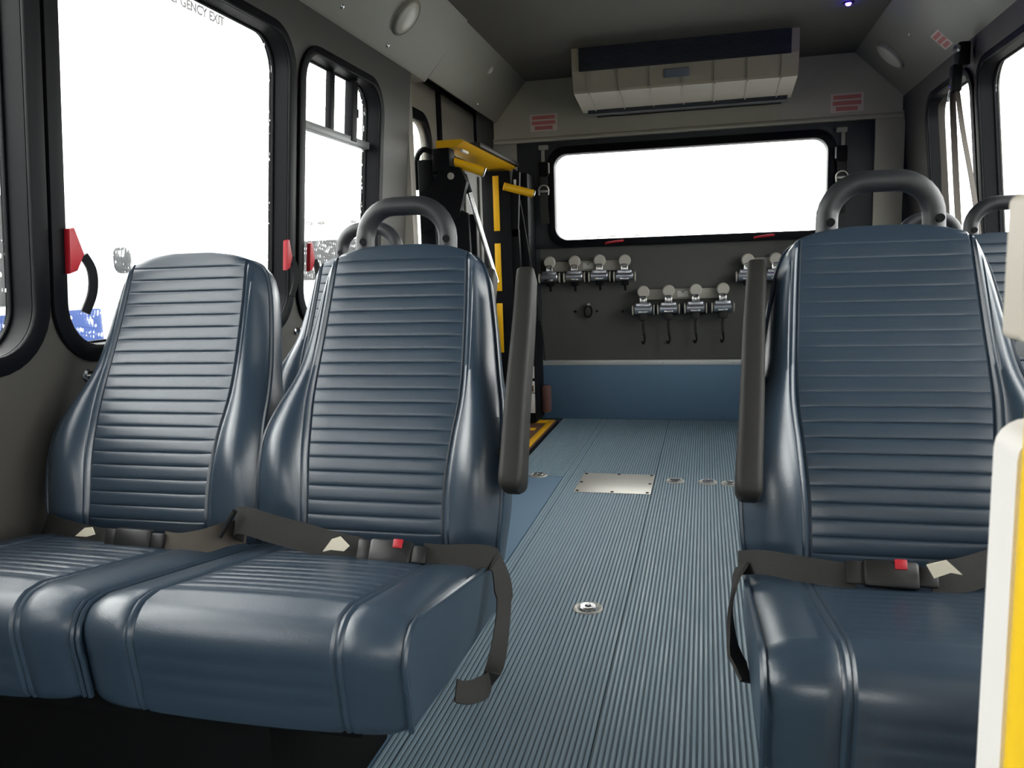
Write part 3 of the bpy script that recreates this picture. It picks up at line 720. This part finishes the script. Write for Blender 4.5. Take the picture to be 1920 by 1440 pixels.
b = B(); b.lathe([(0, 0.012), (0.010, 0.011), (0.016, 0.006), (0.018, 0)], f(0, 0, 0), n, 14); b.obj('lens', M['lens'], t)
B().lathe([(0.018, 0.004), (0.026, 0.003), (0.028, 0)], f(0, 0, 0), n, 14).obj('rim', M['beige'], t)
def screw(name, label, side, y, s):
    f, n = cove_map(side, y, s)
    tag(B().lathe([(0, 0.005), (0.006, 0.004), (0.009, 0.0)], f(0, 0, 0), n, 10).obj(name, M['chrome']), label, 'screw', 'cove screws')
screw('cove_screw', 'small screw on the left cove ahead of the speaker', 'L', 2.62, 0.05)
screw('cove_screw', 'small screw low on the left cove under the speaker', 'L', 3.05, 0.03)
screw('cove_screw', 'screw low on the cove above the lift door', 'F', 4.30, 0.02)
screw('cove_screw', 'dark screw on the right cove beside the speaker', 'R', 4.05, 0.185)
t = thing('ceiling_led', 'small violet glowing lamp on the ceiling at the top picture edge', 'lamp', loc=(0.590, 3.85, 2.0))
B().lathe([(0, -0.014), (0.008, -0.012), (0.012, -0.006), (0.013, 0.0)], (0, 0, 0), (0, 0, 1), 16).obj('bulb', M['led'], t)
B().lathe([(0.013, -0.004), (0.022, -0.003), (0.024, 0.0)], (0, 0, 0), (0, 0, 1), 16).obj('bezel', M['black'], t)

# wall knobs on the left
for y, z, l in ((1.472, 0.719, 'round metal knob on the left wall under the big window'), (2.40, 0.742, 'small metal knob on the left wall under the narrow window')):
    o = B().lathe([(0, 0.020), (0.007, 0.019), (0.010, 0.012), (0.0085, 0.006), (0.014, 0.003), (0.015, 0)], mapL(y, z, 0), (1, 0, 0.09), 16).obj('metal_knob', M['chrome'], wl)
    o['label'] = l

# ------------------------------------------------------------------ storage plates and belt retractors on the rear wall
def storage_plate(x0, x1, z, label, lx_):
    t = thing('storage_plate', label, 'storage plate', 'retractor storage plates')
    B().box((x0, YR - 0.016, z - 0.030), (x1, YR - 0.0005, z + 0.030), 0.004).obj('plate', M['railplate'], t)
    l = B().box((lx_ - 0.031, YR - 0.0172, z - 0.017), (lx_ + 0.031, YR - 0.0155, z + 0.017), 0.0005).obj('label_plate', M['label'], t)
    B().prism([(lx_ - 0.013, z + 0.0175), (lx_ + 0.013, z + 0.0175), (lx_, z + 0.001)], 'y', YR - 0.0178, YR - 0.0170).obj('printed_mark', M['railplate'], l)
    for x in (x0 + 0.02, x1 - 0.02): B().lathe([(0, 0.003), (0.006, 0.002), (0.007, 0)], (x, YR - 0.016, z), (0, -1, 0), 8).obj('screw', M['steel'], t)
storage_plate(-0.925, -0.455, 0.925, 'grey storage plate for four retractors, upper left on the rear wall', -0.678)
storage_plate(-0.345, 0.100, 0.747, 'grey storage plate for four retractors, low middle of the rear wall', -0.127)
storage_plate(0.215, 0.690, 0.912, 'grey storage plate upper right on the rear wall, behind the right seat', 0.450)
def retractor(up, label, x, z):
    """origin at the knob centre, on the plate face; up = tilted up against the plate (upper rows)"""
    t = thing('belt_retractor', label, 'belt retractor', 'silver wheelchair belt retractors', loc=(x, YR - 0.016, z))
    B().lathe([(0, 0.044), (0.030, 0.044), (0.0355, 0.038), (0.0365, 0.026), (0.033, 0.022), (0.012, 0.020), (0.011, 0.0)], (0, 0, 0), (0, -1, 0), 24).obj('release_knob', M['knob'], t)
    zb = -0.052 if not up else -0.046
    br = B(); br.box((-0.021, -0.046, zb - 0.024), (-0.014, -0.004, zb + 0.020), 0.002); br.box((0.014, -0.046, zb - 0.024), (0.021, -0.004, zb + 0.020), 0.002)
    br.tube([(-0.0175, -0.042, zb + 0.016), (-0.012, -0.046, zb + 0.026), (0.012, -0.046, zb + 0.026), (0.0175, -0.042, zb + 0.016)], 0.004, 6)
    br.box((-0.018, -0.012, zb - 0.022), (0.018, -0.005, zb + 0.018), 0.002)
    br.obj('mount_bracket', M['chrome'], t)
    zh = -0.100 if not up else -0.088
    h = B().lathe([(0, -0.050), (0.025, -0.050), (0.0285, -0.046), (0.0285, 0.046), (0.025, 0.050), (0, 0.050)], (0, -0.040, zh), (1, 0, 0), 20)
    h.box((-0.042, -0.062, zh + 0.006), (0.042, -0.020, zh + 0.036), 0.005)
    h.obj('reel_housing', M['reel'], t)
    e = B().lathe([(0.018, 0.0), (0.023, 0.001), (0.030, 0.0045), (0.030, 0.0085), (0.020, 0.010), (0, 0.010)], (0.055, -0.040, zh - 0.004), (1, 0, 0), 16).obj('end_cap', M['knob'], t)
    B().lathe([(0.018, 0.0), (0.023, 0.001), (0.030, 0.0045), (0.030, 0.0085), (0.020, 0.010), (0, 0.010)], (-0.055, -0.040, zh - 0.004), (-1, 0, 0), 16).obj('end_cap', M['knob'], t)
    B().box((-0.026, -0.0705, zh - 0.022), (0.026, -0.062, zh - 0.010), 0.003).obj('webbing_lip', M['chrome'], t)
    if not up:
        b = B(); b.box((-0.024, -0.050, zh - 0.066), (0.024, -0.020, zh - 0.022), 0.008); b.obj('hook_guard', M['arm'], t)
        s = B().ribbon([(0, -0.035, zh - 0.06), (-0.003, -0.030, zh - 0.10), (0.002, -0.022, zh - 0.155)], (1, 0, 0), 0.016, 0.004).obj('webbing', M['belt'], t)
        k = B(); k.tube(catmull([(0.002, -0.022, zh - 0.150), (0.006, -0.024, zh - 0.185), (-0.004, -0.024, zh - 0.205), (-0.010, -0.024, zh - 0.188)], 4), 0.0055, 8); k.obj('hook', M['frame'], s)
    else:
        b = B(); b.box((-0.022, -0.044, zh - 0.056), (0.022, -0.016, zh - 0.024), 0.008); b.obj('hook_guard', M['frame'], t)
        b = B(); b.ribbon([(0, -0.028, zh - 0.05), (0.002, -0.02, zh - 0.085)], (1, 0, 0), 0.014, 0.004); b.obj('webbing', M['frame'], t)
    return t
ru = retractor(True, 'silver retractor on the upper left plate, first from left, in shadow', -0.905, 0.952)
for x, z, l in ((-0.755, .952, 'silver retractor on the upper left plate, second from left'), (-0.606, .953, 'silver retractor on the upper left plate, third from left'),
                (-0.459, .949, 'silver retractor on the upper left plate, rightmost'), (0.232, .930, 'silver retractor on the upper right plate, behind the right armrest'),
                (0.383, .930, 'silver retractor on the upper right plate, beside the right seat edge'), (0.532, .930, 'silver retractor on the upper right plate, behind the right seat back')):
    dup(ru, (x, YR - 0.016, z), l)
rd = retractor(False, 'silver retractor with dangling hook, leftmost of the low middle row', -0.352, 0.764)
for x, z, l in ((-0.207, .766, 'silver retractor with dangling hook, second from left in the low middle row'), (-0.054, .768, 'silver retractor with dangling hook, third from left in the low middle row'),
                (0.098, .770, 'silver retractor with dangling hook, rightmost of the low middle row')):
    dup(rd, (x, YR - 0.016, z), l)
t = thing('wall_hook', 'small black oval ring hanging on the rear wall under the upper left plate', 'hook')
pts = [(-0.683 + 0.022 * math.cos(2 * PI * k / 16), YR - 0.016, 0.655 + 0.034 * math.sin(2 * PI * k / 16)) for k in range(17)]
B().tube(pts, 0.0055, 8, caps=False).obj('ring', M['frame'], t)
B().lathe([(0, 0.022), (0.008, 0.02), (0.010, 0.0)], (-0.681, YR, 0.695), (0, -1, 0), 10).obj('peg', M['steel'], t)
for x, z, l in ((-0.762, .655, 'tiny black bolt left of the wall ring'), (-0.632, .655, 'tiny black bolt right of the wall ring'), (-0.478, .650, 'tiny black bolt under the rightmost upper left retractor')):
    tag(B().lathe([(0, 0.006), (0.007, 0.005), (0.008, 0)], (x, YR, z), (0, -1, 0), 10).obj('wall_bolt', M['frame']), l, 'bolt', 'bolts in the rear wall')

# ------------------------------------------------------------------ shoulder belts
def rear_belt(x, z, sg, label):
    t = thing('shoulder_belt', label, 'shoulder belt', 'shoulder belts beside the rear window')
    b = B(); b.box((x - 0.006 * sg - 0.010, YR - 0.040, z - 0.075), (x - 0.006 * sg + 0.010, YR - 0.028, z + 0.030), 0.003); b.box((x - 0.030, YR - 0.046, z + 0.008), (x + 0.026, YR - 0.013, z + 0.034), 0.004)
    b.obj('anchor_bracket', M['railplate'], t)
    B().box((x - 0.028, YR - 0.060, z - 0.150), (x + 0.028, YR - 0.013, z - 0.062), 0.010).obj('retractor_body', M['frame'], t)
    B().ribbon(catmull([(x, YR - 0.050, z - 0.14), (x + 0.004, YR - 0.058, z - 0.22), (x - 0.003, YR - 0.05, z - 0.31), (x + 0.003, YR - 0.035, z - 0.42)], 4), (1, 0.2, 0), 0.048, 0.006).obj('webbing', M['belt'], t)
    B().box((x + sg * 0.032 - 0.004, YR - 0.052, z - 0.130), (x + sg * 0.032 + 0.004, YR - 0.049, z - 0.070), 0.001).obj('white_tag', M['label'], t)
    k = B()
    zz = z - 0.205
    k.tube([(x + 0.030 * math.cos(a), YR - 0.066, zz - 0.024 + 0.030 * math.sin(a)) for a in [PI * i / 10 for i in range(11)]], 0.004, 6)
    for s_ in (-1, 1): k.tube([(x + s_ * 0.030, YR - 0.066, zz - 0.024), (x + s_ * 0.027, YR - 0.064, zz - 0.050)], 0.004, 6)
    k.box((x - 0.026, YR - 0.072, zz - 0.034), (x + 0.026, YR - 0.060, zz - 0.022), 0.003)
    k.obj('buckle_tongue', M['steel'], t)
rear_belt(-0.926, 1.600, 1, 'black shoulder belt hanging left of the rear window')
rear_belt(0.716, 1.588, -1, 'black shoulder belt hanging right of the rear window')
t = thing('shoulder_belt', 'grey brown shoulder belt hanging from the post between the right windows', 'shoulder belt')
X0 = 0.995
b = B(); b.box((X0 - 0.035, 3.600, 1.655), (X0 + 0.01, 3.665, 1.745), 0.008); b.box((X0 - 0.050, 3.615, 1.560), (X0 - 0.012, 3.665, 1.665), 0.008); b.obj('anchor_block', M['black'], t)
B().lathe([(0, 0.014), (0.014, 0.012), (0.018, 0.004), (0.018, 0)], (X0 - 0.035, 3.615, 1.720), (-1, -0.4, 0), 14).obj('anchor_bolt', M['chrome'], t)
B().tube(catmull([(X0 - 0.040, 3.655, 1.600), (X0 - 0.050, 3.640, 1.570), (X0 - 0.046, 3.672, 1.535), (X0 - 0.034, 3.682, 1.560), (X0 - 0.040, 3.655, 1.600)], 5), 0.0045, 8).obj('steel_loop', M['chrome'], t)
B().ribbon(catmull([(X0 - 0.044, 3.665, 1.562), (X0 - 0.056, 3.705, 1.535), (X0 - 0.058, 3.720, 1.50), (X0 - 0.040, 3.722, 1.30), (X0 - 0.020, 3.735, 1.05), (X0 + 0.005, 3.74, 0.75)], 5), (1, 0.35, 0), 0.026, 0.003).obj('webbing', M['belt_brown'], t)
B().ribbon(catmull([(X0 - 0.036, 3.655, 1.560), (X0 - 0.032, 3.640, 1.45), (X0 - 0.020, 3.590, 1.15), (X0 + 0.008, 3.55, 0.75)], 5), (1, 0.35, 0), 0.026, 0.003).obj('webbing', M['belt_brown'], t)
B().ribbon(catmull([(X0 - 0.026, 3.625, 1.560), (X0 - 0.015, 3.570, 1.40), (X0 + 0.012, 3.46, 1.10), (X0 + 0.04, 3.40, 0.75)], 5), (1, 0.5, 0), 0.022, 0.003).obj('webbing', M['belt_brown'], t)

# ------------------------------------------------------------------ wheelchair lift
t = thing('wheelchair_lift', 'folded black and yellow wheelchair lift standing in the left rear doorway', 'wheelchair lift')
# near tower
b = B(); b.box((-1.290, 3.585, 0.02), (-1.215, 3.665, 1.43), 0.006)
tw = b.obj('tower', M['black'], t)
b = B(); b.prism([(-1.285, 1.10), (-1.10, 1.16), (-1.055, 1.32), (-1.085, 1.385), (-1.165, 1.40), (-1.235, 1.30), (-1.285, 1.28)], 'y', 3.578, 3.618); b.obj('pivot_plate', M['black'], t)
b = B(); b.box((-1.215, 3.575, 1.365), (-1.130, 3.660, 1.475), 0.008); b.obj('head_block', M['black'], t)
for x, z, r in ((-1.128, 1.348, 0.016), (-1.175, 1.085, 0.014)):
    B().lathe([(0, 0.012), (r * 0.9, 0.011), (r, 0.006), (r, -0.005)], (x, 3.580, z), (0, -1, 0), 14).obj('bolt', M['knob'], tw)
b = B(); b.prism([(-1.155, 0.30), (-1.040, 0.30), (-1.060, 1.18), (-1.10, 1.20), (-1.16, 1.16)], 'y', 3.60, 3.625); b.obj('side_arm', M['black'], t)
# far tower with yellow warning stripes
b = B(); b.box((-1.222, 4.420, 0.02), (-1.055, 4.560, 1.462), 0.008); tw = b.obj('tower', M['black'], t)
for z0, z1 in ((1.135, 1.435), (0.80, 1.065), (0.45, 0.73)):
    B().box((-1.152, 4.4165, z0), (-1.118, 4.4205, z1), 0.001).obj('yellow_stripe', M['yellow'], tw)
b = B(); b.prism([(-1.050, 1.10), (-1.020, 1.10), (-1.000, 1.45), (-1.035, 1.47), (-1.055, 1.35)], 'y', 4.43, 4.46); b.obj('side_arm', M['black'], t)
b = B(); b.prism([(-1.06, 0.25), (-0.985, 0.25), (-1.015, 1.14), (-1.06, 1.14)], 'y', 4.43, 4.46)
b.obj('side_arm', M['black'], t)
B().box((-1.034, 4.4275, 1.36), (-1.020, 4.4305, 1.41), 0.001).obj('white_decal', M['label'], t)
# top cross beam and its pad
b = B(); b.prism([(-1.190, 1.475), (-1.095, 1.475), (-1.060, 1.497), (-1.070, 1.507), (-1.190, 1.507)], 'y', 3.57, 4.60); b.obj('cross_beam', M['yellow'], t)
b = B(); b.box((-1.175, 3.82, 1.506), (-1.050, 4.66, 1.530), 0.006); b.obj('bridge_flap', M['arm'], t)
b = B(); b.tube([(-1.16, 3.84, 1.530), (-1.16, 4.0, 1.545), (-1.13, 4.1, 1.535)], 0.014, 8); b.obj('flap_lever', M['arm'], t)
B().box((-1.100, 3.640, 1.462), (-1.084, 3.73, 1.474), 0.002).obj('bright_latch', M['label'], t)
# folded handrails
for (p, q) in (((-1.190, 3.645, 1.440), (-1.004, 3.70, 1.372)), ((-1.085, 4.40, 1.375), (-0.930, 4.46, 1.330))):
    h = B().tube([p, q], 0.0215, 16).obj('handrail', M['yellow'], t)
    P, Q = Vector(p), Vector(q)
    B().lathe([(0.016, 0.0), (0.0222, -0.002), (0.0228, 0.004), (0.017, 0.006), (0.016, 0.0)], Q, Q - P, 16).obj('end_ring', M['chrome'], h)
# gas strut (steel rod in a sleeve) and the far cable
s_ = B().tube([(-1.080, 3.640, 1.335), (-0.955, 3.68, 0.86)], 0.0115, 12).obj('gas_strut', M['chrome'], t)
B().tube([(-1.086, 3.638, 1.358), (-1.064, 3.645, 1.275)], 0.016, 12).obj('strut_end', M['black'], s_)
B().tube(catmull([(-1.030, 4.50, 1.350), (-1.012, 4.52, 1.24), (-0.985, 4.54, 1.02), (-0.93, 4.58, 0.60), (-0.915, 4.60, 0.38)], 5), 0.0042, 8).obj('release_cable', M['arm'], t)
B().tube(catmull([(-1.20, 3.60, 1.45), (-1.26, 3.59, 1.475), (-1.305, 3.62, 1.43), (-1.315, 3.64, 1.30)], 6), 0.013, 10).obj('hydraulic_hose', M['rubber'], t)
# upright platform: perforated plate with side rail
b = B(); b.box((-1.170, 3.70, 0.10), (-1.150, 4.170, 1.440), 0.004); pl = b.obj('folded_platform', M['mesh'], t)
for y in (3.84, 4.10): B().box((-1.149, y, 0.12), (-1.138, y + 0.04, 1.40), 0.004).obj('stiffener', M['mesh'], pl)
b = B(); b.box((-1.114, 3.66, 0.15), (-1.040, 3.70, 1.18), 0.004); b.obj('platform_side', M['black'], t)
# floor base with yellow edging
b = B(); b.box((-1.32, 3.60, -0.002), (-0.862, 4.62, 0.022), 0.004); bp = b.obj('base_plate', M['brown'], t)
for lo, hi in (((-0.900, 3.72, 0.0215), (-0.866, 4.60, 0.026)), ((-1.28, 4.52, 0.0215), (-0.900, 4.60, 0.026)), ((-1.02, 3.72, 0.0215), (-0.985, 4.44, 0.026)), ((-1.02, 4.30, 0.0215), (-0.930, 4.36, 0.026))):
    B().box(lo, hi, 0.001).obj('yellow_edge', M['yellow'], bp)
B().box((-0.876, 3.70, -0.003), (-0.852, 4.63, 0.012), 0.002).obj('rubber_edge', M['rubber'], bp)
# pump box with white labels
b = B(); b.box((-1.21, 4.50, 0.025), (-0.955, 4.74, 0.60), 0.01); pb = b.obj('pump_box', M['black'], t)
for z0, z1, m in ((0.290, 0.360, 'label'), (0.205, 0.272, 'label'), (0.085, 0.200, 'label')):
    B().box((-1.08, 4.4965, z0), (-0.962, 4.5005, z1), 0.001).obj('label', M[m], pb)
B().box((-1.07, 4.4955, 0.212), (-0.968, 4.4972, 0.248), 0.0005).obj('label_print', M['brown'], pb)
B().box((-0.952, 4.64, 0.06), (-0.900, 4.70, 0.225), 0.014).obj('control_pendant', M['pink'], t)
b = B(); b.box((-1.085, 4.565, 0.02), (-0.985, 4.765, 1.46), 0.01); b.obj('rear_cover', M['black'], t)

# ------------------------------------------------------------------ outside: ground and parked vehicles
g = B().box((-60, -60, -0.86), (60, 60, -0.80)).obj('ground', M['asphalt']); tag(g, 'wet grey asphalt lot outside the bus', 'ground', kind='structure')
def shell(b, x0, x1, y0, y1, z0, z1, bev): b.box((x0, y0, z0), (x1, y1, z1), bev, seg=3)
def wheel(t, x, y, r=0.40, ax=(1, 0, 0)):
    B().lathe([(0, 0.0), (r * 0.45, 0.02), (r * 0.6, 0.0), (r * 0.95, 0.0), (r, 0.03), (r, 0.2), (r * 0.9, 0.24), (0, 0.24)], (x, y, -0.80 + r), ax, 24).obj('wheel', M['rubber'], t)
t = thing('parked_bus', 'white bus with blue stripe parked alongside, seen through the front left windows', 'bus')
b = B(); shell(b, -6.3, -4.0, -4.0, 4.72, -0.35, 1.85, 0.10); b.obj('body', M['white_paint'], t)
b = B(); shell(b, -6.1, -4.05, 4.66, 6.4, -0.35, 1.30, 0.14); b.obj('cab', M['white_paint'], t)
for y in (2.10, 0.70, -0.70, -2.1):
    w_ = B().prism(rrect(y, 0.80, y + 1.96 if y > 2 else y + 1.2, 1.44, 0.12), 'x', -4.012, -3.990).obj('side_window', M['dark_glass'], t)
B().box((-4.008, -3.9, 0.525), (-3.994, 4.655, 0.745)).obj('blue_stripe', M['blue_paint'], t)
B().prism(rrect(4.82, -0.1, 5.20, 1.265, 0.03), 'x', -4.052, -4.040).obj('door', M['white_paint'], t)
B().prism(rrect(4.88, 0.98, 5.05, 1.16, 0.06), 'x', -4.042, -4.030).obj('door_window', M['dark_glass'], t)
wheel(t, -4.03, -2.9, ax=(-1, 0, 0)); wheel(t, -4.08, 5.6, ax=(-1, 0, 0)); wheel(t, -4.03, 1.0, ax=(-1, 0, 0))
t = thing('parked_bus', 'white bus facing us with dark windshield, seen through the narrow left window', 'bus')
b = B(); shell(b, -5.45, -3.2, 9.5, 15.0, -0.35, 1.66, 0.12); b.obj('body', M['white_paint'], t)
b = B(); shell(b, -5.35, -3.3, 8.6, 9.6, -0.35, 0.82, 0.12); b.obj('hood', M['white_paint'], t)
B().prism(rrect(-5.2, 0.86, -3.45, 1.36, 0.08), 'y', 9.490, 9.510).obj('windshield', M['dark_glass'], t)
for x in (-4.95, -4.78, -4.35, -4.18, -3.7):
    B().box((x, 9.47, 1.56), (x + 0.09, 9.52, 1.60), 0.01).obj('roof_lamp', M['asphalt'], t)
wheel(t, -3.32, 9.1, ax=(-1, 0, 0)); wheel(t, -5.33, 9.1, ax=(1, 0, 0))
t = thing('parked_bus', 'white bus far behind, its roof faint through the rear window', 'bus')
b = B(); shell(b, -1.75, 0.2, 9.0, 14.0, -0.35, 1.25, 0.10); b.obj('body', M['white_paint'], t)
for x in (-1.35, -1.2, -1.05, -0.78): B().box((x, 9.05, 1.248), (x + 0.09, 9.10, 1.285), 0.008).obj('roof_lamp', M['asphalt'], t)
B().box((-1.12, 8.985, 1.16), (-0.98, 9.005, 1.20), 0.004).obj('red_lamp', M['red'], t)
B().prism(rrect(-1.5, 0.45, -0.05, 1.0, 0.06), 'y', 8.99, 9.01).obj('rear_glass', M['dark_glass'], t)
wheel(t, 0.17, 9.8, ax=(-1, 0, 0)); wheel(t, -1.72, 9.8, ax=(1, 0, 0))
